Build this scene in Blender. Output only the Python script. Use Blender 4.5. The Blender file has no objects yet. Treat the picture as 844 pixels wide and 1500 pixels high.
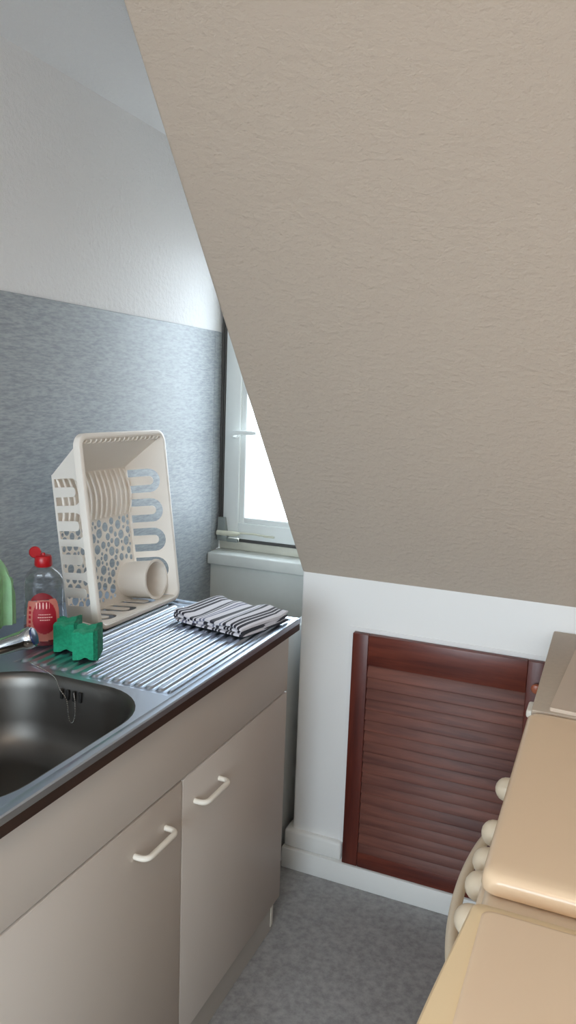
import bpy, bmesh, math, random
from mathutils import Vector, Matrix
S = bpy.context.scene
COL = S.collection
random.seed(7)

# ------------------------------------------------------------------ helpers
def link(o):
    COL.objects.link(o)
    return o

def tag(o, label=None, cat=None, group=None, kind=None):
    if label: o['label'] = label
    if cat: o['category'] = cat
    if group: o['group'] = group
    if kind: o['kind'] = kind
    return o

def empty(name, loc, label=None, cat=None, group=None, kind=None):
    o = bpy.data.objects.new(name, None)
    o.empty_display_size = .05
    o.location = loc
    link(o)
    return tag(o, label, cat, group, kind)

def origin_of(o):
    v = Vector((0, 0, 0))
    while o:
        v += o.location
        o = o.parent
    return v

def obj(name, bm, mat, parent=None, smooth=True, origin=None):
    """Link a bmesh given in world coordinates as ONE mesh object."""
    off = origin_of(parent) if parent else Vector((0, 0, 0))
    loc = Vector((0, 0, 0))
    if origin is None and bm.verts:
        xs = [v.co for v in bm.verts]
        lo = Vector([min(c[i] for c in xs) for i in range(3)])
        hi = Vector([max(c[i] for c in xs) for i in range(3)])
        origin = Vector(((lo.x + hi.x) / 2, (lo.y + hi.y) / 2, lo.z))
    loc = Vector(origin) - off
    for v in bm.verts:
        v.co -= Vector(origin)
    me = bpy.data.meshes.new(name)
    bm.normal_update()
    bm.to_mesh(me)
    bm.free()
    mats = mat if isinstance(mat, (list, tuple)) else [mat]
    for m in mats:
        me.materials.append(m)
    if smooth:
        me.polygons.foreach_set('use_smooth', [True] * len(me.polygons))
        try:
            me.set_sharp_from_angle(angle=math.radians(38))
        except Exception:
            pass
    o = bpy.data.objects.new(name, me)
    o.location = loc
    if parent: o.parent = parent
    return link(o)

def add_box(bm, x0, x1, y0, y1, z0, z1, bevel=0, seg=2, mat=0):
    t = bmesh.new()
    vs = [t.verts.new((x, y, z)) for x in (x0, x1) for y in (y0, y1) for z in (z0, z1)]
    for f in ((0, 1, 3, 2), (4, 6, 7, 5), (0, 4, 5, 1), (2, 3, 7, 6), (0, 2, 6, 4), (1, 5, 7, 3)):
        t.faces.new([vs[i] for i in f])
    if bevel:
        bmesh.ops.bevel(t, geom=list(t.edges), offset=bevel, segments=seg, profile=.5, affect='EDGES')
    merge(bm, t, mat)
    return bm

def merge(bm, t, mat=None):
    bmesh.ops.recalc_face_normals(t, faces=list(t.faces))
    if mat is not None:
        for f in t.faces: f.material_index = mat
    me = bpy.data.meshes.new('tmp')
    t.to_mesh(me); t.free()
    bm.from_mesh(me)
    bpy.data.meshes.remove(me)

def box(x0, x1, y0, y1, z0, z1, bevel=0, seg=2):
    return add_box(bmesh.new(), x0, x1, y0, y1, z0, z1, bevel, seg)

def add_loft(bm, rings, closed=True, cap0=False, cap1=False, mat=None):
    t = bmesh.new()
    R = [[t.verts.new(p) for p in r] for r in rings]
    n = len(R[0])
    for a, b in zip(R, R[1:]):
        for i in range(n if closed else n - 1):
            j = (i + 1) % n
            t.faces.new((a[i], a[j], b[j], b[i]))
    if cap0: t.faces.new(R[0][::-1])
    if cap1: t.faces.new(R[-1])
    merge(bm, t, mat)
    return bm

def frame_of(d):
    d = Vector(d).normalized()
    a = Vector((0, 0, 1)) if abs(d.z) < .9 else Vector((1, 0, 0))
    u = d.cross(a).normalized()
    return u, u.cross(d).normalized()

def add_tube(bm, pts, r, n=12, closed=False, caps=True):
    pts = [Vector(p) for p in pts]
    rr = r if isinstance(r, (list, tuple)) else [r] * len(pts)
    rings = []
    u0 = None
    for i, p in enumerate(pts):
        if closed: d = pts[(i + 1) % len(pts)] - pts[i - 1]
        else: d = pts[min(i + 1, len(pts) - 1)] - pts[max(i - 1, 0)]
        d.normalize()
        if u0 is None: u, v = frame_of(d)
        else:
            u = (u0 - d * u0.dot(d)).normalized(); v = d.cross(u)
            v = -v if False else v
        u0 = u
        v = d.cross(u)
        rings.append([p + (u * math.cos(2 * math.pi * k / n) + v * math.sin(2 * math.pi * k / n)) * rr[i] for k in range(n)])
    if closed: rings.append(rings[0])
    add_loft(bm, rings, True, caps and not closed, caps and not closed)
    return bm

def add_lathe(bm, base, axis, prof, n=32, su=1., sv=1., u=None, cap0=True, cap1=True):
    """prof: list of (height along axis, radius)"""
    base = Vector(base); ax = Vector(axis).normalized()
    if u is None: u, v = frame_of(ax)
    else:
        u = Vector(u).normalized(); v = ax.cross(u)
    rings = [[base + ax * h + (u * math.cos(2 * math.pi * k / n) * su + v * math.sin(2 * math.pi * k / n) * sv) * r for k in range(n)] for h, r in prof]
    return add_loft(bm, rings, True, cap0, cap1)

def rrect(x0, x1, y0, y1, r, n=8):
    pts = []
    for cx, cy, a0 in ((x1 - r, y1 - r, 0), (x0 + r, y1 - r, 90), (x0 + r, y0 + r, 180), (x1 - r, y0 + r, 270)):
        for k in range(n + 1):
            a = math.radians(a0 + 90 * k / n)
            pts.append((cx + r * math.cos(a), cy + r * math.sin(a)))
    return pts

def plate(outlines, thick, fmap):
    """2D outlines (first outer, others holes) filled, extruded, then mapped by fmap(x, y, z)."""
    cu = bpy.data.curves.new('tmp', 'CURVE')
    cu.dimensions = '2D'; cu.fill_mode = 'BOTH'; cu.extrude = thick / 2
    for ol in outlines:
        sp = cu.splines.new('POLY'); sp.points.add(len(ol) - 1); sp.use_cyclic_u = True
        for p, q in zip(sp.points, ol): p.co = (q[0], q[1], 0, 1)
    o = bpy.data.objects.new('tmp', cu); link(o)
    dg = bpy.context.evaluated_depsgraph_get(); dg.update()
    me = bpy.data.meshes.new_from_object(o.evaluated_get(dg))
    bm = bmesh.new(); bm.from_mesh(me)
    bmesh.ops.remove_doubles(bm, verts=list(bm.verts), dist=1e-6)
    for v in bm.verts: v.co = fmap(*v.co)
    bpy.data.objects.remove(o); bpy.data.curves.remove(cu); bpy.data.meshes.remove(me)
    return bm

def add_bm(dst, src):
    me = bpy.data.meshes.new('tmp'); src.to_mesh(me); src.free(); dst.from_mesh(me); bpy.data.meshes.remove(me)

def prism_yz(poly, x0, x1, bevel=0, seg=3):
    t = bmesh.new()
    a = [t.verts.new((x0, y, z)) for y, z in poly]; b = [t.verts.new((x1, y, z)) for y, z in poly]
    t.faces.new(a[::-1]); t.faces.new(b)
    for i in range(len(poly)):
        j = (i + 1) % len(poly)
        t.faces.new((a[i], a[j], b[j], b[i]))
    bmesh.ops.recalc_face_normals(t, faces=list(t.faces))
    if bevel: bmesh.ops.bevel(t, geom=list(t.edges), offset=bevel, segments=seg, profile=.5, affect='EDGES')
    return t

# ------------------------------------------------------------------ materials
def srgb(r, g, b):
    f = lambda c: (c / 255 / 12.92) if c / 255 <= .04045 else ((c / 255 + .055) / 1.055) ** 2.4
    return (f(r), f(g), f(b), 1)

def mat(name, color, rough=.5, metal=0., var=0., vscale=20., vstretch=(1, 1, 1), bump=0., bscale=60., bdist=.002, bstretch=(1, 1, 1),
        col2=None, spec=.5, trans=0., ior=1.45, detail=4., sheen=0., sub=0., coat=0.):
    m = bpy.data.materials.new(name); m.use_nodes = True
    nt = m.node_tree; N = nt.nodes; L = nt.links
    b = N['Principled BSDF']
    b.inputs['Base Color'].default_value = color
    b.inputs['Roughness'].default_value = rough
    b.inputs['Metallic'].default_value = metal
    b.inputs['Specular IOR Level'].default_value = spec
    b.inputs['Transmission Weight'].default_value = trans
    b.inputs['IOR'].default_value = ior
    b.inputs['Coat Weight'].default_value = coat
    b.inputs['Sheen Weight'].default_value = sheen
    tc = N.new('ShaderNodeTexCoord')
    def noise(scale, stretch, det):
        mp = N.new('ShaderNodeMapping'); mp.inputs['Scale'].default_value = stretch
        L.new(tc.outputs['Object'], mp.inputs['Vector'])
        n = N.new('ShaderNodeTexNoise'); n.inputs['Scale'].default_value = scale; n.inputs['Detail'].default_value = det
        n.inputs['Roughness'].default_value = .65
        L.new(mp.outputs['Vector'], n.inputs['Vector'])
        return n
    if var or col2:
        n = noise(vscale, vstretch, detail)
        r = N.new('ShaderNodeValToRGB')
        c2 = col2 or tuple(c * (1 - var) for c in color[:3]) + (1,)
        r.color_ramp.elements[0].position = .36; r.color_ramp.elements[1].position = .64
        r.color_ramp.elements[0].color = c2; r.color_ramp.elements[1].color = color
        L.new(n.outputs['Fac'], r.inputs['Fac']); L.new(r.outputs['Color'], b.inputs['Base Color'])
    if bump:
        n = noise(bscale, bstretch, 3.)
        bp = N.new('ShaderNodeBump'); bp.inputs['Strength'].default_value = bump; bp.inputs['Distance'].default_value = bdist
        L.new(n.outputs['Fac'], bp.inputs['Height']); L.new(bp.outputs['Normal'], b.inputs['Normal'])
    return m

M = {}
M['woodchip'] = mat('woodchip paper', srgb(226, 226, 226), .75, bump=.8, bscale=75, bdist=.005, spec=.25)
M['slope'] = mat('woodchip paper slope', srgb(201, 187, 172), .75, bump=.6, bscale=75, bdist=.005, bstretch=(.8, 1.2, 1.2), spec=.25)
M['knee'] = mat('painted plaster', srgb(240, 239, 237), .5, bump=.12, bscale=30, bdist=.004, spec=.35)
M['white_gloss'] = mat('white gloss paint', srgb(237, 237, 234), .35, bump=.06, bscale=25, bdist=.003)
M['sill'] = mat('sill paint', srgb(226, 230, 226), .35, var=.06, vscale=12, bump=.1, bscale=30)
M['apron'] = mat('apron paint', srgb(232, 236, 232), .5, var=.05, vscale=6, bump=.08, bscale=25)
M['splash'] = mat('grey linen laminate', srgb(163, 168, 171), .42, col2=srgb(132, 138, 143), vscale=150, vstretch=(1, .25, 1.3), detail=8,
                  bump=.08, bscale=220, bdist=.001, bstretch=(1, .25, 1.4))
M['floor'] = mat('grey vinyl', srgb(172, 171, 171), .45, col2=srgb(144, 143, 143), vscale=55, detail=8, bump=.08, bscale=150, bdist=.001)
M['cabinet'] = mat('cream laminate', srgb(206, 196, 187), .42, spec=.4)
M['cabinet_inside'] = mat('cabinet core', srgb(120, 112, 102), .7)
M['plinth'] = mat('plinth laminate', srgb(188, 182, 174), .4)
M['handle'] = mat('white plastic', srgb(240, 234, 222), .3)
M['brown_edge'] = mat('brown edge', srgb(62, 44, 38), .35, var=.25, vscale=30, vstretch=(1, .1, 1))
M['steel'] = mat('brushed steel', srgb(186, 196, 210), .35, metal=1., bump=.03, bscale=220, bdist=.0006, bstretch=(1, .06, 1))
M['steel_basin'] = mat('basin steel dark reflections', srgb(108, 105, 101), .42, metal=1., bump=.03, bscale=160, bdist=.0006, bstretch=(1, 1, .1))  # same stainless steel, darkened in colour to stand for reflections of the dark room
M['dark'] = mat('black rubber', srgb(22, 21, 20), .6)
M['chrome'] = mat('chrome', srgb(215, 215, 215), .1, metal=1.)
M['blue_cap'] = mat('blue cap', srgb(40, 52, 92), .3)
M['mahogany'] = mat('mahogany', srgb(114, 55, 41), .34, col2=srgb(80, 35, 28), vscale=26, vstretch=(.12, 1, 1.6), detail=6, bump=.06, bscale=70, bstretch=(.08, 1, 1))
M['mahogany_v'] = mat('mahogany upright', srgb(104, 46, 34), .34, col2=srgb(74, 30, 24), vscale=26, vstretch=(1.6, 1, .12), detail=6)
M['slat'] = mat('mahogany slats', srgb(124, 74, 60), .5, col2=srgb(88, 49, 41), vscale=16, vstretch=(.2, .6, 2.6), detail=6, bump=.06, bscale=70, bstretch=(.08, 1, 1))
M['wood_knob'] = mat('copper knob', srgb(170, 98, 70), .3)
M['enamel'] = mat('cream enamel', srgb(238, 209, 175), .22, spec=.5)
M['enamel_body'] = mat('stove enamel', srgb(224, 206, 182), .28)
M['knob'] = mat('cream bakelite', srgb(216, 201, 178), .4)
M['fridge_rim'] = mat('yellowed plastic', srgb(240, 214, 172), .4)
M['fridge_panel'] = mat('fridge top', srgb(236, 209, 178), .45, bump=.04, bscale=160, bdist=.001)
M['fridge_body'] = mat('fridge enamel', srgb(226, 212, 184), .35)
M['grey_unit'] = mat('grey beige laminate', srgb(190, 174, 156), .5, var=.06, vscale=90)
M['board'] = mat('beige board', srgb(208, 190, 172), .45)
M['rack'] = mat('rack plastic', srgb(238, 231, 222), .35, spec=.45)
M['win'] = mat('white window', srgb(232, 236, 234), .35)
M['win_old'] = mat('old window paint', srgb(214, 213, 200), .5, var=.12, vscale=25, vstretch=(.3, 1, 1))
M['seal'] = mat('grey seal', srgb(78, 76, 74), .6)
M['hinge'] = mat('zinc hinge', srgb(160, 166, 162), .4, metal=.6)
M['hinge_cover'] = mat('cream cover', srgb(214, 214, 196), .4)
M['green_cloth'] = mat('mint cloth', srgb(204, 248, 204), .9, var=.12, vscale=40, bump=.2, bscale=200, bdist=.001, sheen=.3)
M['sponge'] = mat('green sponge', srgb(36, 158, 118), .95, var=.25, vscale=160, bump=.5, bscale=260, bdist=.003)
M['scourer'] = mat('green scourer', srgb(20, 118, 86), .95, var=.45, vscale=220, bump=.9, bscale=240, bdist=.004)
M['cap'] = mat('red cap', srgb(172, 18, 28), .3)
M['label_peach'] = mat('peach label', srgb(190, 112, 98), .45)
M['label_red'] = mat('red label', srgb(158, 18, 38), .4)
M['label_ink'] = mat('pale print', srgb(236, 190, 178), .5)
M['label_dark'] = mat('dark red print', srgb(126, 16, 26), .5)
M['liquid'] = mat('red detergent', srgb(170, 30, 44), .1, trans=.6, ior=1.33)
M['filler'] = mat('grey board', srgb(226, 229, 229), .5)

def glass_mat(name, tint, gloss=.07, rough=.02):
    m = bpy.data.materials.new(name); m.use_nodes = True
    nt = m.node_tree; nt.nodes.clear(); N = nt.nodes; L = nt.links
    out = N.new('ShaderNodeOutputMaterial'); mx = N.new('ShaderNodeMixShader')
    t = N.new('ShaderNodeBsdfTransparent'); g = N.new('ShaderNodeBsdfGlossy')
    lw = N.new('ShaderNodeLayerWeight'); lw.inputs['Blend'].default_value = .35
    ml = N.new('ShaderNodeMath'); ml.operation = 'MULTIPLY_ADD'; ml.inputs[1].default_value = .5; ml.inputs[2].default_value = gloss
    t.inputs['Color'].default_value = tint; g.inputs['Roughness'].default_value = rough
    L.new(lw.outputs['Facing'], ml.inputs[0]); L.new(ml.outputs[0], mx.inputs[0])
    L.new(t.outputs[0], mx.inputs[1]); L.new(g.outputs[0], mx.inputs[2]); L.new(mx.outputs[0], out.inputs[0])
    return m
M['glass'] = glass_mat('window glass', (.97, .98, .98, 1), .04)
M['bottle'] = glass_mat('clear bottle plastic', (.86, .86, .87, 1), .03, .1)

def towel_mat():
    m = bpy.data.materials.new('striped cotton'); m.use_nodes = True
    nt = m.node_tree; N = nt.nodes; L = nt.links; b = N['Principled BSDF']
    b.inputs['Roughness'].default_value = .95; b.inputs['Sheen Weight'].default_value = .2
    uv = N.new('ShaderNodeUVMap'); uv.uv_map = 'UVMap'
    sp = N.new('ShaderNodeSeparateXYZ'); L.new(uv.outputs[0], sp.inputs[0])
    ramp = N.new('ShaderNodeValToRGB'); ramp.color_ramp.interpolation = 'CONSTANT'
    fr = N.new('ShaderNodeMath'); fr.operation = 'FRACT'; L.new(sp.outputs[0], fr.inputs[0]); L.new(fr.outputs[0], ramp.inputs[0])
    W = srgb(222, 219, 226); D = srgb(34, 32, 46); Y = srgb(112, 114, 140)
    stops = [(0, W), (.03, D), (.06, W), (.075, D), (.105, W), (.12, D), (.15, W), (.235, D), (.28, W), (.30, D), (.325, W), (.375, Y), (.40, W), (.425, Y), (.45, W),
             (.53, D), (.59, W), (.665, Y), (.69, W), (.715, D), (.765, W), (.83, D), (.86, W), (.875, D), (.905, W), (.92, D), (.95, W)]
    e = ramp.color_ramp.elements
    e[0].position = 0; e[0].color = W; e[1].position = stops[1][0]; e[1].color = stops[1][1]
    for p, c in stops[2:]:
        k = e.new(p); k.color = c
    L.new(ramp.outputs[0], b.inputs['Base Color'])
    tc = N.new('ShaderNodeTexCoord'); n = N.new('ShaderNodeTexNoise'); n.inputs['Scale'].default_value = 350
    L.new(tc.outputs['Object'], n.inputs['Vector'])
    bp = N.new('ShaderNodeBump'); bp.inputs['Strength'].default_value = .4; bp.inputs['Distance'].default_value = .002
    L.new(n.outputs['Fac'], bp.inputs['Height']); L.new(bp.outputs['Normal'], b.inputs['Normal'])
    return m
M['towel'] = towel_mat()

# ------------------------------------------------------------------ measurements (metres)
H = .87            # worktop height
XE, YK, ZK, TS = .486, .29, .915, .787   # corner of the knee wall, its top, run of the slope per metre of rise
ZC = 2.147         # ceiling
XR, YB = 1.85, -3.4
YW = .68           # window plane
ZB = 1.621         # top of the backsplash

def structure(o, label, cat):
    return tag(o, label, cat, kind='structure')

# ------------------------------------------------------------------ room shell
structure(obj('floor', box(-.1, XR + .1, YB - .1, .85, -.06, 0), M['floor'], smooth=False), 'grey mottled vinyl floor in the narrow aisle', 'floor')
structure(obj('ceiling', box(-.1, XR + .1, YB - .1, .85, ZC, ZC + .08), M['woodchip'], smooth=False), 'white papered ceiling above the sink recess', 'ceiling')
structure(obj('wall_left', box(-.1, 0, YB, .85, 0, ZC), M['woodchip'], smooth=False), 'white textured wall behind the sink', 'wall')
structure(obj('wall_right', box(XR, XR + .1, YB, .85, 0, ZC), M['woodchip'], smooth=False), 'white wall behind the stove', 'wall')
bm = bmesh.new()                                     # back wall with the opening of the room's other window
wx0, wx1, wz0, wz1 = .14, 1.74, .70, 2.0
add_box(bm, 0, wx0, YB - .1, YB, 0, ZC); add_box(bm, wx1, XR, YB - .1, YB, 0, ZC)
add_box(bm, wx0, wx1, YB - .1, YB, 0, wz0); add_box(bm, wx0, wx1, YB - .1, YB, wz1, ZC)
structure(obj('wall_back', bm, M['woodchip'], smooth=False), 'white wall with a tall glazed window behind the camera', 'wall')
w2 = empty('window_2', ((wx0 + wx1) / 2, YB - .05, wz0), 'tall white framed window in the wall behind the camera', 'window', kind='structure')
bm = bmesh.new()
for a in ((wx0, wx0 + .06, wz0, wz1), (wx1 - .06, wx1, wz0, wz1), (wx0 + .06, wx1 - .06, wz0, wz0 + .06), (wx0 + .06, wx1 - .06, wz1 - .06, wz1)):
    add_box(bm, a[0], a[1], YB - .08, YB - .02, a[2], a[3], .004)
obj('window_frame', bm, M['win'], w2)
obj('pane', box(wx0 + .055, wx1 - .055, YB - .052, YB - .048, wz0 + .055, wz1 - .055), M['glass'], w2, smooth=False)
ys = YK - TS * (ZC - ZK)
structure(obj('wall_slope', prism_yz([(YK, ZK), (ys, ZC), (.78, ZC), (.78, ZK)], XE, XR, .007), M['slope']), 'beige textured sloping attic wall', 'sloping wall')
structure(obj('wall_front', box(XE + .0005, XR, YK, .78, 0, ZK + .006, .007, 3), M['knee']), 'low white knee wall under the sloping wall', 'wall')
# window wall: below the sill and above the window
structure(obj('wall_window', add_box(box(0, XE, .62, .78, 0, .826), 0, XE, .70, .78, 1.99, ZC), M['apron'], smooth=False), 'pale green-grey wall strip under the window sill', 'wall')
# window sill with a rounded nose
structure(obj('trim_1', box(0.0055, XE, .588, .70, .824, .866, .006, 3), M['sill']), 'white painted window sill', 'window sill')
# backsplash
structure(obj('trim_2', box(0, .005, -2.4, .619, .3, ZB, .0015, 1), M['splash']), 'blue-grey linen pattern backsplash panel behind the sink', 'backsplash')
structure(obj('trim_5', box(0, .005, .6192, .672, .867, ZB, .0015, 1), M['splash']), 'narrow end strip of the blue-grey backsplash beside the window frame', 'backsplash')
# stepped skirting that wraps round the corner
bm = bmesh.new()
add_box(bm, XE - .024, XR, YK - .026, YK + .05, 0, .066, .004, 2)
structure(obj('baseboard_front', bm, M['white_gloss']), 'white lower skirting board under the louvered door', 'baseboard')
bm = bmesh.new()
add_box(bm, XE - .02, .648, YK - .018, YK + .05, .066, .122, .009, 3)
structure(obj('trim_3', bm, M['white_gloss']), 'white upper skirting step at the corner left of the louvered door', 'baseboard')
# white casing round the hatch
bm = bmesh.new()
add_box(bm, .638, .6515, YK - .0025, YK + .0, .122, .7675)
add_box(bm, .638, 1.20, YK - .0025, YK + .0, .7675, .779)
structure(obj('trim_4', bm, M['knee'], smooth=False), 'thin white casing around the louvered door', 'trim')

# ------------------------------------------------------------------ window
win = empty('window_1', (0.0, YW, .866), 'white framed window with bright daylight behind the sloping wall', 'window', kind='structure')
x0, x1, zb, zt = .006, XE - .004, .866, 1.99
bm = bmesh.new()                                     # outer frame
add_box(bm, x0, x0 + .014, YW, YW + .07, zb + .03, zt)
add_box(bm, x1 - .014, x1, YW, YW + .07, zb + .03, zt)
add_box(bm, x0, x1, YW, YW + .07, zt - .03, zt)
add_box(bm, x0, x1, YW - .004, YW + .07, zb, zb + .03, .003)
obj('window_frame', bm, M['win_old'], win)
bm = bmesh.new()                                     # sash
sx0, sx1, sz0, sz1 = x0 + .017, x1 - .017, zb + .042, zt - .033
ol = [(sx0, sz0), (sx1, sz0), (sx1, sz1), (sx0, sz1)]
gx0, gx1, gz0, gz1 = .103, sx1 - .082, .985, sz1 - .075
add_box(bm, sx0, gx0 - .02, YW - .012, YW + .05, sz0, sz1, .004)
add_box(bm, gx1 + .02, sx1, YW - .012, YW + .05, sz0, sz1, .004)
add_box(bm, gx0 - .021, gx1 + .021, YW - .012, YW + .05, sz0, gz0 - .02, .004)
add_box(bm, gx0 - .021, gx1 + .021, YW - .012, YW + .05, gz1 + .02, sz1, .004)
sash = obj('sash', bm, M['win'], win)
bm = bmesh.new()                                     # glazing bead
for a in ((gx0 - .022, gx0, gz0 - .022, gz1 + .022), (gx1, gx1 + .022, gz0 - .022, gz1 + .022), (gx0 - .002, gx1 + .002, gz0 - .022, gz0), (gx0 - .002, gx1 + .002, gz1, gz1 + .022)):
    add_box(bm, a[0], a[1], YW - .004, YW + .035, a[2], a[3], .005, 3)
obj('glazing_bead', bm, M['win'], sash)
obj('pane', box(gx0 - .004, gx1 + .004, YW + .014, YW + .018, gz0 - .004, gz1 + .004), M['glass'], win, smooth=False)
# dark seal on the hinge side and along the foot
bm = bmesh.new()
add_box(bm, x0 - .001, x0 + .008, YW - .012, YW + .01, zb + .05, zt - .03, .002)
add_box(bm, x0 + .010, x0 + .0165, YW - .014, YW + .008, zb + .07, zt - .03, .003)
obj('side_seal', bm, M['seal'], win)
obj('bottom_seal', box(.085, x1, YW - .008, YW + .01, zb + .0305, zb + .0415, .002), M['seal'], win)
# tilt hinge with its cover and stay
bm = bmesh.new()
add_box(bm, .010, .048, YW - .03, YW - .0125, zb + .032, zb + .058, .003)
t = bmesh.new()
vs = [t.verts.new(p) for p in ((.010, YW - .028, zb + .058), (.046, YW - .028, zb + .058), (.036, YW - .028, zb + .115), (.012, YW - .028, zb + .115),
                               (.010, YW - .0125, zb + .058), (.046, YW - .0125, zb + .058), (.036, YW - .0125, zb + .115), (.012, YW - .0125, zb + .115))]
for f in ((0, 1, 2, 3), (7, 6, 5, 4), (0, 4, 5, 1), (1, 5, 6, 2), (2, 6, 7, 3), (3, 7, 4, 0)): t.faces.new([vs[i] for i in f])
merge(bm, t)
add_box(bm, .046, .088, YW - .026, YW - .0125, zb + .03, zb + .043, .002)
hg = obj('tilt_hinge', bm, M['hinge'], win)
bm = bmesh.new()
add_tube(bm, [(.014, YW - .036, zb + .062), (.05, YW - .036, zb + .062), (.09, YW - .034, zb + .063), (.10, YW - .03, zb + .064)], [.0085, .0095, .0085, .004], 10)
obj('hinge_cover', bm, M['hinge_cover'], hg)
bm = bmesh.new()
add_tube(bm, [(.095, YW - .026, zb + .066), (.15, YW - .024, zb + .067), (.205, YW - .024, zb + .064)], .0035, 8)
add_box(bm, .19, .23, YW - .028, YW - .022, zb + .060, zb + .068, .002)
obj('stay_arm', bm, M['hinge_cover'], hg)
# window handle
bm = bmesh.new()
add_lathe(bm, (.068, YW - .012, 1.275), (0, -1, 0), [(0, .014), (.008, .014), (.011, .010), (.034, .009), (.036, .006)], 20)
wh = obj('window_handle', bm, M['win'], win)
bm = bmesh.new()
add_tube(bm, [(.066, YW - .044, 1.279), (.075, YW - .047, 1.281), (.10, YW - .047, 1.284), (.145, YW - .045, 1.284), (.160, YW - .044, 1.284)], [.007, .0085, .008, .0075, .005], 12)
obj('lever', bm, M['win'], wh)

# ------------------------------------------------------------------ sink cabinet
XC, ZD, YS = .568, .6725, -.4995
cab = empty('sink_cabinet', (.3, -.75, 0), 'cream laminate sink base cabinet with bow handles under the steel worktop', 'cabinet')
bm = bmesh.new()
add_box(bm, .03, XC - .02, -.006, .010, .098, .84)
add_box(bm, .03, XC - .02, -1.5, -1.484, .098, .84)
add_box(bm, .03, XC - .02, -1.484, -.006, .098, .114)
add_box(bm, .03, .038, -1.484, -.006, .114, .84)
add_box(bm, XC - .036, XC - .0205, -1.484, -.006, .65, .69)
for yy in (YS, -1.0): add_box(bm, .04, XC - .0205, yy - .008, yy + .008, .114, .65)
obj('carcass', bm, M['cabinet_inside'], cab, smooth=False)
obj('fascia_panel', box(XC - .019, XC, -1.5, .010, ZD + .0025, .8395, .0015, 2), M['cabinet'], cab)
for k, (a, b_) in enumerate(((YS + .0018, .010), (-1.0 + .0018, YS - .0018), (-1.5, -1.0 - .0018))):
    d = obj('cabinet_door', box(XC - .019, XC, a, b_, .099, ZD - .0025, .0018, 2), M['cabinet'], cab)
    hy0, hy1 = ((-.452, -.350), (-.660, -.560), (-1.43, -1.325))[k]
    z = .605
    bm = bmesh.new()
    pts = [(XC - .004, hy0, z), (XC + .012, hy0, z)]
    for i in range(1, 6):
        a_ = math.pi / 2 * i / 5
        pts.append((XC + .012 + .014 * math.sin(a_), hy0 + .014 * (1 - math.cos(a_)), z))
    for i in range(0, 6):
        a_ = math.pi / 2 * i / 5
        pts.append((XC + .012 + .014 * math.cos(a_), hy1 - .014 * (1 - math.sin(a_)), z))
    pts.append((XC - .004, hy1, z))
    add_tube(bm, pts, .0055, 12)
    tag(obj('bow_handle', bm, M['handle'], d), 'white bow handle')
pl = obj('plinth', box(.532, .549, -1.48, .008, 0, .097), M['plinth'], cab, smooth=False)
obj('plinth_corner_clip', box(.5492, .5515, -.006, .0085, .012, .092, .001), M['handle'], pl)

# ------------------------------------------------------------------ steel worktop with basin and drainer
top = empty('sink_worktop', (.3, -.75, H - .03), 'stainless steel sink worktop with ribbed drainer and dark brown front edge', 'sink')
bx0, bx1, by0, by1, br = .19, .568, -1.04, -.573, .125
basin_ol = rrect(bx0, bx1, by0, by1, br, 10)
dx0, dx1, dy0, dy1 = .200, .574, -.560, -.035
zp = H - .0045
drain_ol = [(dx0, dy0), (dx1, dy0), (dx1, dy1), (dx0, dy1)]
bm = plate([[(.006, -1.5), (.583, -1.5), (.583, -.012), (.006, -.012)], basin_ol, drain_ol], .0016, lambda x, y, z: Vector((x, y, z + zp - .0008)))
# rolled outer rim of the sheet: raised bead at the front and far end
def bead(pa, pb, side):
    pa, pb = Vector(pa), Vector(pb)
    prof = [(-.004, 0), (-.001, .0012), (.003, .0034), (.010, .0044), (.0165, .0042), (.0188, .002), (.0192, -.008)]
    rings = []
    for P in (pa, pb):
        rings.append([P + Vector(side) * s + Vector((0, 0, h)) for s, h in prof])
    add_loft(bm, rings, closed=False)
bead((.581, -1.5, zp), (.581, .002, zp), (1, 0, 0))
bead((.600, -.0165, zp), (.006, -.0165, zp), (0, 1, 0))
# drainer: parallel ribs pressed in the sheet, rounded at both ends
def smooth01(t):
    t = max(0., min(1., t)); return t * t * (3 - 2 * t)
NX, pitch = 300, .0249
ysamp = [dy0 + .0016 * i for i in range(20)]
ysamp += [dy0 + .032 + (dy1 - dy0 - .064) * i / 10 for i in range(11)] + [dy1 - .0016 * i for i in range(19, -1, -1)]
def rib_h(x, y):
    ph = ((x - dx0 - .006) / pitch) % 1.0
    c = abs(ph - .5) * 2           # 0 at the rib crest, 1 in the groove
    e = min(y - dy0, dy1 - y)
    half = .62
    if x - dx0 < .006 or dx1 - x < .006: return 0
    dist = c / half
    ee = (e - .012) / .009
    if ee <= 0: return -.0012 * smooth01(e / .006)
    if ee < 1: dist = math.sqrt(dist ** 2 + (1 - ee) ** 2)
    base = -.0012
    return base + .0046 * smooth01((1.22 - dist) / .62)
t = bmesh.new()
rows = [[t.verts.new((dx0 + (dx1 - dx0) * i / NX, y, zp + (0 if (i in (0, NX) or j in (0, len(ysamp) - 1)) else rib_h(dx0 + (dx1 - dx0) * i / NX, y)))) for i in range(NX + 1)] for j, y in enumerate(ysamp)]
for a, b_ in zip(rows, rows[1:]):
    for i in range(NX): t.faces.new((a[i], a[i + 1], b_[i + 1], b_[i]))
merge(bm, t)
obj('steel_sheet', bm, M['steel'], top)
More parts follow.
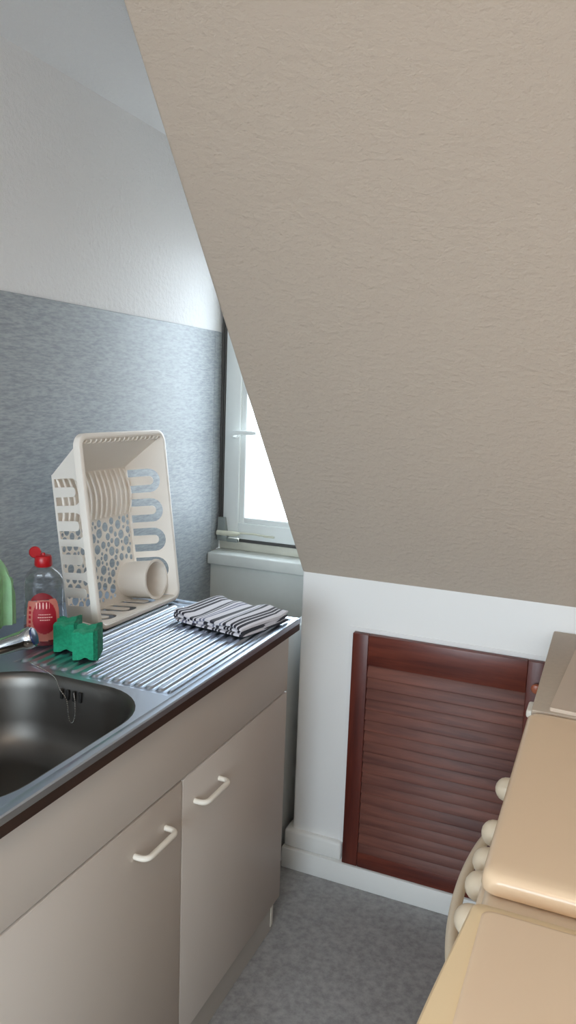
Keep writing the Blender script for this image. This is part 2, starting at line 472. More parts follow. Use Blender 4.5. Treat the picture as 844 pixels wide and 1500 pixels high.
# basin
bm = bmesh.new()
rings = []
for inset, z in ((-.0005, zp), (.003, zp - .0012), (.007, zp - .005), (.010, zp - .012), (.013, zp - .03), (.018, zp - .09), (.024, zp - .118), (.034, zp - .136), (.050, zp - .148), (.075, zp - .154), (.12, zp - .156)):
    r_ = max(br - inset * .6, .02)
    rings.append([Vector((x, y, z)) for x, y in rrect(bx0 + inset, bx1 - inset, by0 + inset, by1 - inset, min(r_, (bx1 - bx0) / 2 - inset - .001), 10)])
add_loft(bm, rings, True, False, True)
for f in bm.faces: f.normal_flip()
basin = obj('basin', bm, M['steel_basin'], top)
bm = bmesh.new()
for k in range(4):
    xs_ = .352 + .0145 * k
    add_box(bm, xs_ - .0032, xs_ + .0032, by1 - .0185, by1 - .0130, .828, .848, .001, 1)
obj('overflow_slots', bm, M['dark'], basin)
bm = bmesh.new()
add_lathe(bm, (.38, -.80, zp - .1555), (0, 0, 1), [(0, .038), (.003, .037), (.004, .032), (.002, .029), (.0005, .02), (.0005, .006), (.006, .005), (.007, .001)], 32)
obj('drain_strainer', bm, M['chrome'], basin)
bm = bmesh.new()
add_box(bm, .575, .5995, -1.5, .001, H - .031, H - .0065, .001, 1)
add_box(bm, .006, .575, -.018, .001, H - .031, H - .0065, .001, 1)
obj('edge_band', bm, M['brown_edge'], top)

# grey board standing in the gap behind the cabinet
tag(obj('filler_board', box(.418, .452, .06, .60, 0, .728, .002), M['filler']), 'grey board standing in the dark gap between sink cabinet and white corner', 'board')

# ------------------------------------------------------------------ tap, cloth and chain
tap = empty('sink_tap', (.115, -.645, zp), 'chrome tap at the back of the sink, mostly cut off at the left edge', 'tap')
bm = bmesh.new()
add_lathe(bm, (.115, -.645, zp), (0, 0, 1), [(0, .027), (.006, .027), (.01, .022), (.05, .02), (.075, .022), (.085, .016), (.09, .0)], 28, cap1=False)
obj('tap_body', bm, M['chrome'], tap)
bm = bmesh.new()
pts = [(.115, -.645, zp + .08), (.115, -.645, zp + .135)]
for i in range(13):
    a = math.pi * i / 12
    pts.append((.115 + .012 * i / 12, -.645 + .075 - .075 * math.cos(a), zp + .135 + .065 * math.sin(a)))
pts.append((.127, -.494, zp + .115))
add_tube(bm, pts, .0105, 16)
obj('spout', bm, M['chrome'], tap)
A = Vector((.150, -.645, zp + .020)); B = Vector((.280, -.582, zp + .072))
ax = (B - A).normalized(); Lh = (B - A).length
bm = bmesh.new()
add_lathe(bm, A, ax, [(0, .013), (Lh * .3, .014), (Lh * .36, .0195), (Lh * .42, .0195), (Lh * .46, .016), (Lh * .5, .0155), (Lh * .86, .0185), (Lh * .9, .0215), (Lh * .97, .0215), (Lh, .0195)], 10)
hd = obj('tap_handle', bm, M['chrome'], tap)
bm = bmesh.new()
add_lathe(bm, B - ax * .002, ax, [(0, .0175), (.005, .0165), (.0065, .009), (.007, .0005)], 20)
obj('end_cap', bm, M['blue_cap'], hd)

# mint cloth draped over the spout
t = bmesh.new()
NU, NV = 34, 44
cx_, cy_, cz_ = .122, -.540, zp + .213
rows = []
for i in range(NU + 1):
    row = []
    s = (i / NU - .5) * .115                      # along the spout
    arc = .065 - .065 * math.sqrt(max(0., 1 - min(1, (cy_ + s + .57) / .078 if cy_ + s > -.57 else 0) ** 2))
    for j in range(NV + 1):
        q = (j / NV - .5) * .37                   # across it: down one side, down the other
        fold = .006 * math.sin(i * .5 + .5) + .003 * math.sin(i * 1.2 + j * .05)
        down = max(0., abs(q) - .022)
        sgn = 1 if q > 0 else -1
        if abs(q) < .022:
            xx = q * .75; zz = .004 * (1 - (q / .022) ** 2)
        else:
            xx = sgn * (.0165 + .012 * smooth01(down / .06)); zz = -down * .98
        k = smooth01(down / .13)
        row.append(t.verts.new((cx_ + xx + fold * smooth01(down / .05), cy_ + s * (1 + .05 * k), cz_ + zz - arc * (1 - k) + .003 * math.sin(i * .3) * k)))
    rows.append(row)
for a, b_ in zip(rows, rows[1:]):
    for j in range(NV): t.faces.new((a[j], a[j + 1], b_[j + 1], b_[j]))
bmesh.ops.solidify(t, geom=list(t.faces), thickness=.0022)
tag(obj('dish_cloth', t, M['green_cloth']), 'light green dish cloth draped over the tap spout at the left edge', 'cloth')

# ball chain of the plug
def catmull(P, n):
    P = [Vector(p) for p in P]; P = [P[0] * 2 - P[1]] + P + [P[-1] * 2 - P[-2]]
    out = []
    for a, b_, c, d in zip(P, P[1:], P[2:], P[3:]):
        for k in range(n):
            s = k / n
            out.append(.5 * (2 * b_ + (c - a) * s + (2 * a - 5 * b_ + 4 * c - d) * s * s + (3 * b_ - a - 3 * c + d) * s ** 3))
    return out + [P[-2]]
yw_ = by1 - .016
chain = catmull([(.235, -.548, zp + .004), (.262, -.557, zp + .0022), (.30, -.571, zp + .0022), (.330, -.5805, zp - .004), (.350, yw_ - .004, zp - .016), (.368, yw_ - .006, zp - .034), (.372, yw_ - .006, zp - .058),
                 (.376, yw_ - .007, zp - .074), (.384, yw_ - .007, zp - .076), (.389, yw_ - .007, zp - .06), (.388, yw_ - .006, zp - .036), (.384, yw_ - .004, zp - .02)], 12)
bm = bmesh.new()
add_tube(bm, chain, .0006, 6)
acc = 0; last = chain[0]
for p in chain:
    acc += (p - last).length; last = p
    if acc >= .0036:
        acc = 0
        bmesh.ops.create_icosphere(bm, subdivisions=1, radius=.0016, matrix=Matrix.Translation(p))
tag(obj('plug_chain', bm, M['chrome']), 'thin metal ball chain hanging in front of the basin overflow slots', 'chain')

# ------------------------------------------------------------------ dish rack standing on its end
rk = empty('dish_rack', (.2, -.17, H), 'white plastic dish rack standing on end on the drainer against the backsplash', 'dish rack')
RW, RL, RD = .345, .448, .114
RO = Vector((.251, -.339, zp + .0062))
U_ = Vector((.010, .999, 0)).normalized()
V_ = Vector((-.128, 0, .9918)); V_ = (V_ - U_ * V_.dot(U_)).normalized()
N_ = U_.cross(V_)
def rp(u, v, w): return RO + U_ * u + V_ * v + N_ * w
# wrapped, rounded rim
bm = bmesh.new()
path = []
rr_ = .032
for (cu_, cv_, a0) in ((RW - rr_, RL - rr_, 0), (rr_, RL - rr_, 90), (rr_, rr_, 180), (RW - rr_, rr_, 270)):
    for k in range(9):
        a = math.radians(a0 + 90 * k / 8)
        path.append((cu_ + rr_ * math.cos(a), cv_ + rr_ * math.sin(a), math.cos(a), math.sin(a)))
sec = [(-.0122, -.007), (-.0122, -.001), (-.0100, .0010), (-.0034, .0010), (-.0008, -.0008), (0, -.004), (0, -.017), (-.0022, -.017), (-.0026, -.006), (-.004, -.002), (-.0092, -.002), (-.0102, -.007)]
rings = [[rp(u + nu * a, v + nv * a, w) for a, w in sec] for u, v, nu, nv in path]
rings.append(rings[0])
add_loft(bm, rings, True)
obj('rim', bm, M['rack'], rk)
ia, ib0, ib1 = .022, .0130, .078
wi = .0112        # the walls start under the rim
def U_hole(c, t0, t1, half, arm, n=10):
    """U-shaped slot: arms start at t1 (floor side), the bow is near t0 (rim side)."""
    pts = [(c - half, t1), (c - half, t0 + half)]
    for k in range(1, n): 
        a = math.pi - math.pi * k / n
        pts.append((c + half * math.cos(a), t0 + half - half * math.sin(a)))
    pts += [(c + half, t0 + half), (c + half, t1), (c + half - arm, t1), (c + half - arm, t0 + half)]
    hi = half - arm
    for k in range(1, n):
        a = math.pi * k / n
        pts.append((c + hi * math.cos(a), t0 + half - hi * math.sin(a)))
    pts += [(c - half + arm, t0 + half), (c - half + arm, t1)]
    return pts
def wall(kind):
    Lr = RL if kind in 'lr' else RW
    lo0, hi0 = wi, Lr - wi
    if kind in 'lr': lo1, hi1 = wi + ib0, Lr - wi - ib1
    else: lo1, hi1 = wi + ia, Lr - wi - ia
    ol = [(lo0, 0), (hi0, 0), (hi1, RD), (lo1, RD)]
    holes = []
    if kind in 'lr':
        for c in (.085, .163, .241, .319): holes.append(U_hole(c, .019, RD - .006, .031, .0195))
    elif kind == 'b':
        for c in (.085, .168, .251): holes.append(U_hole(c, .022, RD - .006, .029, .0175))
    def f(s, t, z):
        k = t / RD
        if kind == 'r': return rp(RW - wi - ia * k + z, s, -t)
        if kind == 'l': return rp(wi + ia * k + z, s, -t)
        if kind == 't': return rp(s, RL - wi - ib1 * k + z, -t)
        return rp(s, wi + ib0 * k + z - .0092 * k, -t)
    return plate([ol] + holes, .0024, f)
bm = bmesh.new()
for k in 'lrtb': add_bm(bm, wall(k))
# perforated floor of the tray
fu0, fu1, fv0, fv1 = wi + ia - .001, RW - wi - ia + .001, wi + ib0 - .0135, RL - wi - ib1 + .001
vr = .240
cupc, cupr = (RW - .070, .066), .0490
circ = []
tries = 0
for rad in [.0122] * 22 + [.0098] * 40 + [.0072] * 50 + [.005] * 70:
    for _ in range(250):
        c = (random.uniform(fu0 + rad + .003, fu1 - rad - .003), random.uniform(fv0 + .018 + rad, vr - rad - .004))
        if all((c[0] - q[0]) ** 2 + (c[1] - q[1]) ** 2 > (rad + q[2] + .0016) ** 2 for q in circ) and (c[0] - cupc[0]) ** 2 + (c[1] - cupc[1]) ** 2 > (cupr + rad + .002) ** 2:
            circ.append((c[0], c[1], rad)); break
holes = [[(x + r * math.cos(2 * math.pi * k / 16), y + r * math.sin(2 * math.pi * k / 16)) for k in range(16)] for x, y, r in circ]
add_bm(bm, plate([[(fu0, fv0), (fu1, fv0), (fu1, fv1), (fu0, fv1)]] + holes, .0024, lambda x, y, z: rp(x, y, -RD + z)))
obj('perforated_tray', bm, M['rack'], rk)
# bowed plate ribs
bm = bmesh.new()
for k in range(14):
    u = fu0 + .010 + (fu1 - fu0 - .020) * k / 13
    pts = []
    for i in range(13):
        s = i / 12
        pts.append(rp(u, vr + (fv1 - vr - .004) * s, -RD + .002 + .015 * math.sin(math.pi * min(1, .12 + s * .86))))
    add_tube(bm, pts, .0029, 8)
obj('plate_ribs', bm, M['rack'], rk)
# comb teeth under the top rim
bm = bmesh.new()
for k in range(17):
    u = .03 + (RW - .06) * k / 16
    add_tube(bm, [rp(u, RL - .015, -.002), rp(u, RL - .021, -.006), rp(u, RL - .0225, -.014)], .0022, 6)
obj('comb_teeth', bm, M['rack'], rk)
# cutlery cup
bm = bmesh.new()
prof = [(.001, cupr - .004), (.088, cupr), (.0885, cupr + .003), (.0905, cupr + .003), (.0915, cupr - .001), (.0905, cupr - .004), (.086, cupr - .0045), (.004, cupr - .0075)]
add_lathe(bm, rp(cupc[0], cupc[1], -RD), N_, prof, 40)
obj('cutlery_cup', bm, M['rack'], rk)

# ------------------------------------------------------------------ washing-up liquid
bo = Vector((.188, -.446, zp + .0042))
cam_xy = Vector((1.2745, -1.6906, 0))
fd = (cam_xy - bo); fd.z = 0; fd.normalize()
fd = Matrix.Rotation(math.radians(-8), 3, 'Z') @ fd
sd = Vector((0, 0, 1)).cross(fd)         # width direction
bt = empty('washing_up_bottle', bo, 'clear washing-up liquid bottle with open red flip cap behind the sponges', 'bottle')
bprof = [(0, .036), (.003, .040), (.012, .0425), (.05, .0425), (.085, .0400), (.11, .0405), (.13, .0415), (.145, .039), (.157, .032), (.167, .022), (.172, .0145), (.178, .013)]
def b_rad(h):
    for (h0, r0), (h1, r1) in zip(bprof, bprof[1:]):
        if h0 <= h <= h1: return r0 + (r1 - r0) * (h - h0) / (h1 - h0)
    return bprof[-1][1]
def b_sv(h): return .62 if h < .14 else .62 + .38 * min(1, (h - .14) / .032)
def b_pt(h, th, off=0):
    r = b_rad(h)
    return bo + Vector((0, 0, h)) + sd * ((r + off) * math.sin(th)) + fd * ((r * b_sv(h) + off) * math.cos(th))
def fine(lo, hi, n): return [lo + (hi - lo) * i / n for i in range(n + 1)]
bm = bmesh.new()
add_loft(bm, [[b_pt(h, 2 * math.pi * k / 40) for k in range(40)] for h in fine(0, .178, 40)], True, True, True)
obj('bottle_body', bm, M['bottle'], bt)
bm = bmesh.new()
add_loft(bm, [[b_pt(h, 2 * math.pi * k / 40, -.0012) for k in range(40)] for h in fine(.0012, .040, 10)], True, True, True)
obj('red_liquid', bm, M['liquid'], bt)
def label_patch(inside, off, h0, h1, t0, t1, nh=44, nt=44):
    t = bmesh.new(); V = {}
    def gv(i, j):
        if (i, j) not in V: V[i, j] = t.verts.new(b_pt(h0 + (h1 - h0) * i / nh, t0 + (t1 - t0) * j / nt, off))
        return V[i, j]
    for i in range(nh):
        for j in range(nt):
            if inside(h0 + (h1 - h0) * (i + .5) / nh, t0 + (t1 - t0) * (j + .5) / nt):
                t.faces.new((gv(i, j), gv(i, j + 1), gv(i + 1, j + 1), gv(i + 1, j)))
    return t
def shield(h, th):
    x = th / .92; z = (h - .065) / .052
    if z > 0: return x * x + max(0, z) ** 2.6 < 1
    return abs(x) ** 3 + abs(z) ** 5 < 1
lab = obj('front_label', label_patch(lambda h, th: shield(h, th) and h < .101 + .004 * th, .0005, .012, .118, -.95, .95), M['label_peach'], bt)
obj('label_top', label_patch(lambda h, th: (th / .80) ** 2 + ((h - .072) / .045) ** 2 < 1 and h >= .1015 + .004 * th, .0006, .095, .12, -.85, .85), M['label_dark'], lab)
obj('label_field', label_patch(lambda h, th: ((th - .10) / .62) ** 2 + ((h - .064) / .036) ** 2 < 1 and h < .098, .0009, .02, .102, -.6, .8), M['label_red'], lab)
def strokes(h, th):
    if .082 < h < .096 and abs(th - .02) < .34: return math.sin(th * 38) > .25 + 6 * abs(h - .089) / .02 * .2
    for hh, w in ((.070, .30), (.064, .36), (.0585, .24)):
        if abs(h - hh) < .0009 and abs(th - .12) < w: return math.sin(th * 60) > -.75
    return False
obj('label_print', label_patch(strokes, .0012, .055, .098, -.4, .6, 90, 120), M['label_ink'], lab)
obj('side_print', label_patch(lambda h, th: -.74 < th < -.60 and .03 < h < .088 and math.sin(h * 620) > -.35, .0009, .028, .09, -.78, -.56, 80, 12), M['label_red'], lab)
bm = bmesh.new()
add_lathe(bm, bo + Vector((0, 0, .169)), (0, 0, 1), [(0, .0165), (.004, .0185), (.020, .0175), (.0235, .0155), (.024, .004), (.029, .0035), (.0295, .001)], 28)
cap = obj('flip_cap', bm, M['cap'], bt)
bm = bmesh.new()
la = (Vector((0, 0, 1)) * .62 - sd * .78).normalized()
hb = bo + Vector((0, 0, .193)) - sd * .013
add_lathe(bm, hb + la * .004 + Vector((0, 0, .002)), la, [(0, .004), (.006, .005)], 12)
nrm = (la.cross(fd)).normalized()
disc_n = (fd * .75 + nrm * .35 + Vector((0, 0, -.2))).normalized()
add_lathe(bm, hb + la * .0085 + sd * .003 + Vector((0, 0, .001)) - disc_n * .004, disc_n, [(0, .011), (.002, .0125), (.007, .0125), (.009, .011)], 24)
obj('cap_lid', bm, M['cap'], cap)

# ------------------------------------------------------------------ two sponges
def sponge(px, py, ang, label):
    a = math.radians(ang)
    wx = Vector((math.cos(a), math.sin(a), 0)); dy = Vector((-math.sin(a), math.cos(a), 0))
    P0 = Vector((px, py, zp + .0043))
    e = empty('sponge', P0, label, 'sponge', 'pair of green sponges')
    W, HH, DP = .049, .062, .064
    def outline(x0, x1, n=14):
        top_, bot = [], []
        for k in range(n + 1):
            x = x0 + (x1 - x0) * k / n
            q = x / (W / 2)
            dip = math.exp(-(q / .42) ** 2)
            top_.append((x, HH - .0045 * dip + .0012 * q + .001 * math.sin(9 * q)))
            bot.append((x, (.006 * math.exp(-(q / .30) ** 2))))
        return bot + top_[::-1]
    def body(x0, x1, seed):
        rnd = random.Random(seed)
        ol = outline(x0, x1)
        rings = []
        for i in range(13):
            s = i / 12
            waist = 1 - .09 * math.exp(-((s - .5) / .18) ** 2)
            edge = .0016 * (1 if i in (0, 12) else 0)
            cz = HH / 2
            rg = []
            for x, z in ol:
                xx = x + (0 if abs(x) > W / 2 - .0005 else 0)
                zz = cz + (z - cz) * (1 - edge / HH * 2)
                if z > cz: zz -= .003 * math.exp(-((s - .5) / .16) ** 2)
                xx = xx * waist if x0 < -W / 2 + .001 and x < 0 else xx
                rg.append(P0 + wx * (xx + rnd.uniform(-.0005, .0005)) + dy * (s * DP + rnd.uniform(-.0005, .0005)) + Vector((0, 0, zz + rnd.uniform(-.0003, .0004) * (1 if z > .01 else 0))))
            rings.append(rg)
        return add_loft(bmesh.new(), rings, True, True, True)
    obj('foam_block', body(-W / 2, W / 2 - .008, 3), M['sponge'], e)
    obj('scouring_pad', body(W / 2 - .008, W / 2 + .001, 5), M['scourer'], e)
    return e
sponge(.268, -.474, 31, 'green sponge on the left of the pair, nearest the red-capped bottle')
sponge(.334, -.496, 28, 'green sponge on the right of the pair, nearest the dish rack corner')

# ------------------------------------------------------------------ folded striped towel
def towel():
    t = bmesh.new(); uvl = t.loops.layers.uv.new('UVMap')
    LX, LY = .208, .185
    C0 = Vector((.466, -.105, zp + .0042)); a = math.radians(-11)
    ex = Vector((math.cos(a), math.sin(a), 0)); ey = Vector((-math.sin(a), math.cos(a), 0))
    def layer(z0, th, sx, sy, ox, oy, ush, amp, seed):
        n = 48; m = 26; ring_n = []
        rows = []
        # closed section across the short side, swept along the long side
        secn = 30
        for i in range(n + 1):
            s = i / n; x = (s - .5) * LX * sx
            edge = min(s, 1 - s) * n
            shr = 1 if edge > 2 else (.55, .85, .97)[int(edge)]
            row = []
            for k in range(secn):
                an = 2 * math.pi * k / secn
                cx = math.copysign(abs(math.cos(an)) ** .22, math.cos(an)); cz = math.copysign(abs(math.sin(an)) ** .6, math.sin(an))
                y = cx * LY * sy / 2 * (1 + .012 * math.sin(7 * s + seed))
                up = .5 + .5 * cz
                wav = amp * (math.sin(5.2 * s * math.pi + y * 14 + seed) * .5 + .6 * math.sin(2.3 * s * math.pi + 1 + seed) + .5 * math.sin(y * 40 + s * 3))
                z = z0 + th * (.5 + (up - .5) * shr) + wav * (up if z0 < .001 else 1)
                xx = x + .004 * math.sin(y * 30 + seed)
                row.append((C0 + ex * (xx + ox) + ey * (y + oy) + Vector((0, 0, max(z, 0))), (ush + s * 1.0 + .02 * math.sin(y * 20), (y / LY + .5))))
            rows.append(row)
        vs = [[t.verts.new(p) for p, _ in r] for r in rows]
        for i in range(n):
            for k in range(secn):
                j = (k + 1) % secn
                f = t.faces.new((vs[i][k], vs[i][j], vs[i + 1][j], vs[i + 1][k]))
                for lp, (ii, kk) in zip(f.loops, ((i, k), (i, j), (i + 1, j), (i + 1, k))): lp[uvl].uv = rows[ii][kk][1]
        for i in (0, n):
            f = t.faces.new(vs[i])
            for lp, kk in zip(f.loops, range(secn)): lp[uvl].uv = rows[i][kk][1]
    layer(0, .0085, .96, .97, .003, -.002, .30, .0012, .3)
    layer(.0082, .010, .985, .985, -.001, .001, .11, .003, 1.4)
    layer(.0172, .0105, 1.0, 1.0, -.002, .0, .0, .0055, 1.4)
    # left-hand fold joining the layers
    rows = []
    for j in range(15):
        y = (j / 14 - .5) * LY * .95
        rows.append([C0 + ex * (-LX / 2 + .006 - .013 * math.sin(math.pi * k / 10)) + ey * y + Vector((0, 0, .014 - .0115 * math.cos(math.pi * k / 10) + .002 * math.sin(j * .5))) for k in range(11)])
    vs = [[t.verts.new(p) for p in r] for r in rows]
    for i in range(14):
        for k in range(10):
            f = t.faces.new((vs[i][k], vs[i + 1][k], vs[i + 1][k + 1], vs[i][k + 1]))
            for lp, (ii, kk) in zip(f.loops, ((i, k), (i + 1, k), (i + 1, k + 1), (i, k + 1))): lp[uvl].uv = (.03 + kk * .016, ii / 14)
    bmesh.ops.recalc_face_normals(t, faces=list(t.faces))
    return t
tag(obj('tea_towel', towel(), M['towel']), 'folded white tea towel with navy stripes on the end of the drainer', 'towel')

# ------------------------------------------------------------------ louvered hatch door
lx0, lx1, lz0, lz1 = .653, 1.172, .068, .766
hatch = empty('louvered_door', (.91, YK, lz0), 'dark mahogany louvered hatch door in the low white wall', 'door')
yf, yb_ = YK - .022, YK - .001
tag(obj('stile', box(lx0, lx0 + .046, yf, yb_, lz0, lz1, .002), M['mahogany_v'], hatch))
tag(obj('stile', box(1.124, lx1, yf, yb_, lz0, lz1, .002), M['mahogany_v'], hatch))
obj('rail', box(lx0 + .0462, 1.1238, yf, yb_, .680, lz1, .002), M['mahogany'], hatch)
obj('rail', box(lx0 + .0462, 1.1238, yf, yb_, lz0, .114, .002), M['mahogany'], hatch)
bm = bmesh.new()
ns = 18
for k in range(ns):
    zc = .114 + (.680 - .114) * (k + .5) / ns
    p = (.680 - .114) / ns
    t = prism_yz([(yf + .0005, zc - p * .60), (yf + .0055, zc - p * .66), (yf + .0185, zc + p * .50), (yf + .0135, zc + p * .56)], lx0 + .046, 1.124, .0018, 2)
    add_bm(bm, t)
add_box(bm, lx0 + .046, 1.124, yb_ - .002, yb_, .114, .680)
obj('louver_slats', bm, M['slat'], hatch)
bm = bmesh.new()
add_lathe(bm, (1.150, yf, .702), (0, -1, 0), [(0, .007), (.008, .006), (.012, .011), (.018, .013), (.023, .010), (.025, .003)], 20)
tag(obj('round_knob', bm, M['wood_knob'], hatch), 'copper coloured round knob')

# ------------------------------------------------------------------ stove
XS = 1.172
st = empty('stove', (1.47, -.575, 0), 'cream enamel stove with closed lid, front knobs and bowed oven handle', 'stove')
obj('stove_body', box(XS + .006, 1.76, -.846, -.268, .03, .8225, .010, 4), M['enamel_body'], st)
obj('control_panel', box(XS - .002, XS + .012, -.848, -.300, .708, .808, .004, 3), M['enamel_body'], st)
od = obj('oven_door', box(XS - .006, XS + .010, -.846, -.302, .16, .700, .005, 3), M['enamel_body'], st)
bm = bmesh.new()
ya, yb2 = -.80, -.375
pts = [(XS - .004, ya, .672)]
for i in range(25):
    s = i / 24
    bow = math.sin(math.pi * s) ** .55
    pts.append((XS - .012 - .040 * bow, ya + (yb2 - ya) * s, .672))
pts.append((XS - .004, yb2, .672))
add_tube(bm, pts, .0085, 14)
obj('oven_handle', bm, M['knob'], od)
# lid: pressed enamel with rounded edges and a turned-down lip
bm = bmesh.new()
rings = []
lx_0, lx_1, ly0, ly1 = XS + .001, 1.757, -.817, -.268
for inset, z in ((.0005, .8265), (0, .829), (.0004, .838), (.0022, .8445), (.006, .8485), (.012, .8507), (.026, .8514), (.10, .8516)):
    rings.append([Vector((x, y, z)) for x, y in rrect(lx_0 + inset, lx_1 - inset, ly0 + inset, ly1 - inset, max(.022 - inset * .25, .012), 8)])
add_loft(bm, rings, True, True, True)
obj('lid', bm, M['enamel'], st)
bm = bmesh.new()
for yy in (-.78, -.35): add_box(bm, 1.735, 1.757, yy - .02, yy + .02, .8220, .8270)
add_box(bm, XS + .02, 1.73, -.800, -.29, .8220, .8270)
obj('hob_gasket', bm, M['dark'], st)
for yy, dz in ((-.412, 0), (-.560, 0), (-.640, 0), (-.702, 0), (-.778, 0)):
    bm = bmesh.new()
    add_lathe(bm, (XS - .002, yy, .757), (-1, 0, 0), [(0, .0195), (.008, .0203), (.015, .0195), (.021, .0170), (.0255, .0125), (.0285, .007), (.0296, .001)], 28)
    obj('control_knob', bm, M['knob'], st)
for xx in (XS + .05, 1.72):
    for yy in (-.81, -.34): obj('foot', add_lathe(bmesh.new(), (xx, yy, 0), (0, 0, 1), [(0, .018), (.0299, .016)], 14), M['dark'], st)

# ------------------------------------------------------------------ fridge
fr = empty('fridge', (1.47, -1.16, 0), 'small cream fridge with yellowed top frame nearest the camera beside the stove', 'fridge')
fy0, fy1 = -1.44, -.8685
def fr_outline(inset=0., r=.012):
    pts = []
    # front edge (towards -x) bulges out towards the middle
    n = 22
    def fx(y):
        s = (fy1 - y) / (fy1 - fy0)
        return 1.1725 - .020 * math.sin(math.pi * min(max(s, 0), 1)) ** 1.3 + inset
    ya_, yb_2 = fy1 - inset, fy0 + inset
    for k in range(7):
        a = math.pi / 2 * k / 6
        pts.append((fx(ya_) + r - r * math.sin(a), ya_ - r + r * math.cos(a)))
    for k in range(1, n): 
        y = ya_ - r + (yb_2 + r - ya_ + r) * k / n
        pts.append((fx(y), y))
    for k in range(7):
        a = math.pi / 2 * k / 6
        pts.append((fx(yb_2) + r - r * math.cos(a), yb_2 + r - r * math.sin(a)))
    pts += [(1.765 - inset, yb_2), (1.765 - inset, ya_)]
    return pts
bm = bmesh.new()
rings = [[Vector((x, y, z)) for x, y in fr_outline(i_)] for i_, z in ((.002, .815), (0, .82), (0, .843), (.0015, .8475), (.004, .8500), (.0145, .8510))]
rings += [[Vector((x, y, z)) for x, y in rrect(1.1865, 1.752, -1.425, -.8835, .012, 6)] for z in ()]
add_loft(bm, rings, True, True, True)
obj('top_frame', bm, M['fridge_rim'], fr)
bm = bmesh.new()
rings = [[Vector((x, y, z)) for x, y in rrect(1.1875 + i_, 1.752 - i_, -1.425 + i_, -.8845 - i_, .012, 6)] for i_, z in ((0, .8505), (0, .8525), (.0012, .8535), (.004, .8538))]
add_loft(bm, rings, True, True, True)
obj('top_panel', bm, M['fridge_panel'], fr)
obj('fridge_body', box(1.215, 1.762, fy0 + .004, fy1 - .004, .03, .8145, .004), M['fridge_body'], fr)
bm = bmesh.new()
rings = [[Vector((max(x, 1.0) if x < 1.3 else 1.209, y, z)) for x, y in fr_outline(.003)] for z in (.06, .8125)]
add_loft(bm, rings, True, True, True)
fd_ = obj('fridge_door', bm, M['fridge_body'], fr)
obj('door_gasket', box(1.2095, 1.2148, fy0 + .012, fy1 - .012, .06, .81), M['dark'], fr, smooth=False)
for xx in (1.24, 1.73):
    for yy in (fy0 + .04, fy1 - .04): obj('foot', add_lathe(bmesh.new(), (xx, yy, 0), (0, 0, 1), [(0, .016), (.0299, .014)], 14), M['dark'], fr)

# ------------------------------------------------------------------ grey unit beyond the stove
gu = empty('grey_unit', (1.47, -.01, 0), 'grey-beige base unit in the corner between stove and low wall', 'cabinet')
obj('unit_body', box(1.192, 1.76, -.260, .262, .0, .826, .003), M['grey_unit'], gu)
obj('unit_top', box(1.178, 1.765, -.264, .284, .8262, .850, .003), M['grey_unit'], gu)
ud = obj('unit_door', box(1.180, 1.1915, -.258, .256, .08, .822, .002), M['grey_unit'], gu)
bm = add_box(bmesh.new(), 1.1555, 1.1805, -.085, -.028, .758, .776, .005, 3)
tag(obj('pull_handle', bm, M['handle'], ud), 'white pull handle')
bm = plate([rrect(0, .34, 0, .39, .004, 5)], .007, lambda x, y, z: Matrix.Rotation(math.radians(-4), 3, 'Z') @ Vector((x, y, z)) + Vector((1.209, -.256, .8538)))
bmesh.ops.recalc_face_normals(bm, faces=list(bm.faces))
tag(obj('flat_board', bm, M['board']), 'pale beige board lying on the grey corner unit beyond the stove', 'board')

# ------------------------------------------------------------------ light
w = bpy.data.worlds.new('World'); S.world = w; w.use_nodes = True
bg = w.node_tree.nodes['Background']
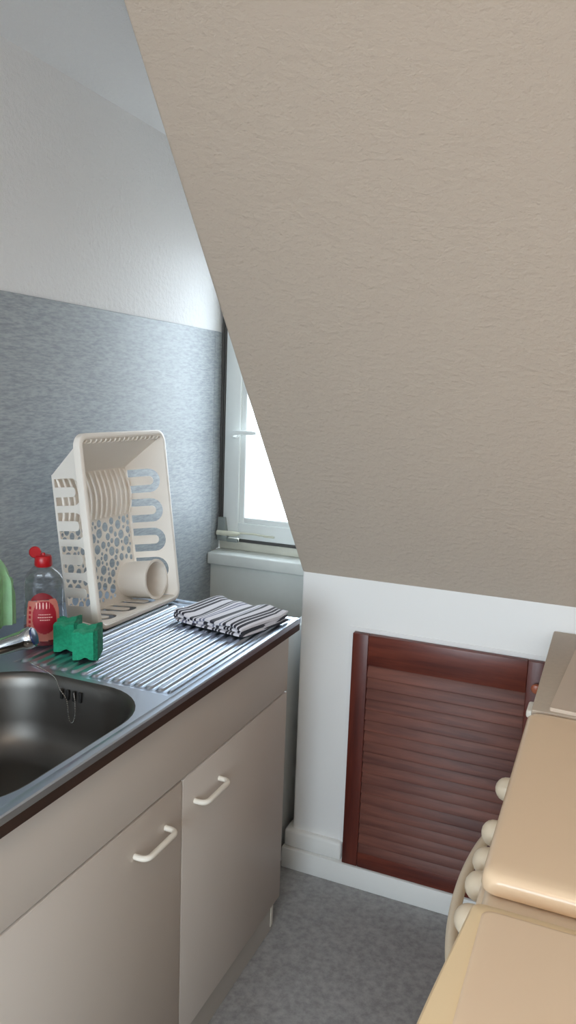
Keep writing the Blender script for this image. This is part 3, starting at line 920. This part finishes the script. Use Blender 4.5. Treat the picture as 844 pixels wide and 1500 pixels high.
# overcast sky above the horizon, dimmer ground and roofs below it
wn, wl = w.node_tree.nodes, w.node_tree.links
wtc = wn.new('ShaderNodeTexCoord'); wsp = wn.new('ShaderNodeSeparateXYZ'); wmr = wn.new('ShaderNodeMapRange'); wmx = wn.new('ShaderNodeMix')
wmx.data_type = 'RGBA'
wl.new(wtc.outputs['Generated'], wsp.inputs[0]); wl.new(wsp.outputs['Z'], wmr.inputs['Value'])
wmr.inputs['From Min'].default_value = -.06; wmr.inputs['From Max'].default_value = .06
wl.new(wmr.outputs['Result'], wmx.inputs['Factor'])
wmx.inputs['A'].default_value = (.33, .36, .39, 1); wmx.inputs['B'].default_value = (.79, .91, 1.02, 1)
wl.new(wmx.outputs['Result'], bg.inputs['Color'])
bg.inputs['Strength'].default_value = 15.8
po = bpy.data.lights.new('window_portal', 'AREA'); po.shape = 'RECTANGLE'; po.size = .47; po.size_y = 1.1
po.cycles.is_portal = True
p_ = bpy.data.objects.new('window_portal', po); p_.location = (.246, YW + .09, 1.43); p_.rotation_euler = (math.radians(-90), 0, 0); link(p_)
po2 = bpy.data.lights.new('back_portal', 'AREA'); po2.shape = 'RECTANGLE'; po2.size = 1.6; po2.size_y = 1.3
po2.cycles.is_portal = True
p2 = bpy.data.objects.new('back_portal', po2); p2.location = (.94, YB - .11, 1.35); p2.rotation_euler = (math.radians(90), 0, 0); link(p2)
lp = bpy.data.lights.new('ceiling_bulb', 'POINT'); lp.energy = 9; lp.color = (1, .74, .51); lp.shadow_soft_size = .06
l_ = bpy.data.objects.new('ceiling_bulb', lp); l_.location = (1.2, -2.0, 1.85); link(l_)

# ------------------------------------------------------------------ camera
F, yaw, pitch, roll = 1112.04, .4014, .1519, .0357
fwd = Vector((-math.sin(yaw) * math.cos(pitch), math.cos(yaw) * math.cos(pitch), -math.sin(pitch)))
r_ = fwd.cross(Vector((0, 0, 1))).normalized(); u_ = r_.cross(fwd)
rr, uu = r_ * math.cos(roll) + u_ * math.sin(roll), u_ * math.cos(roll) - r_ * math.sin(roll)
cd = bpy.data.cameras.new('camera'); cam = bpy.data.objects.new('camera', cd); link(cam)
cd.sensor_fit = 'VERTICAL'; cd.sensor_height = 36; cd.sensor_width = 36 * 844 / 1500; cd.lens = 36 * F / 1500
cd.clip_start = .02
mw = Matrix((rr, uu, -fwd)).transposed().to_4x4(); mw.translation = (1.2745, -1.6906, 1.4137)
cam.matrix_world = mw
S.camera = cam

S.view_settings.view_transform = 'Standard'; S.view_settings.look = 'None'
S.view_settings.gamma = 1; S.view_settings.exposure = 0; S.view_settings.use_curve_mapping = False
S.cycles.use_denoising = True
S.cycles.max_bounces = 10; S.cycles.diffuse_bounces = 6; S.cycles.transparent_max_bounces = 16
S.cycles.caustics_reflective = False; S.cycles.caustics_refractive = False
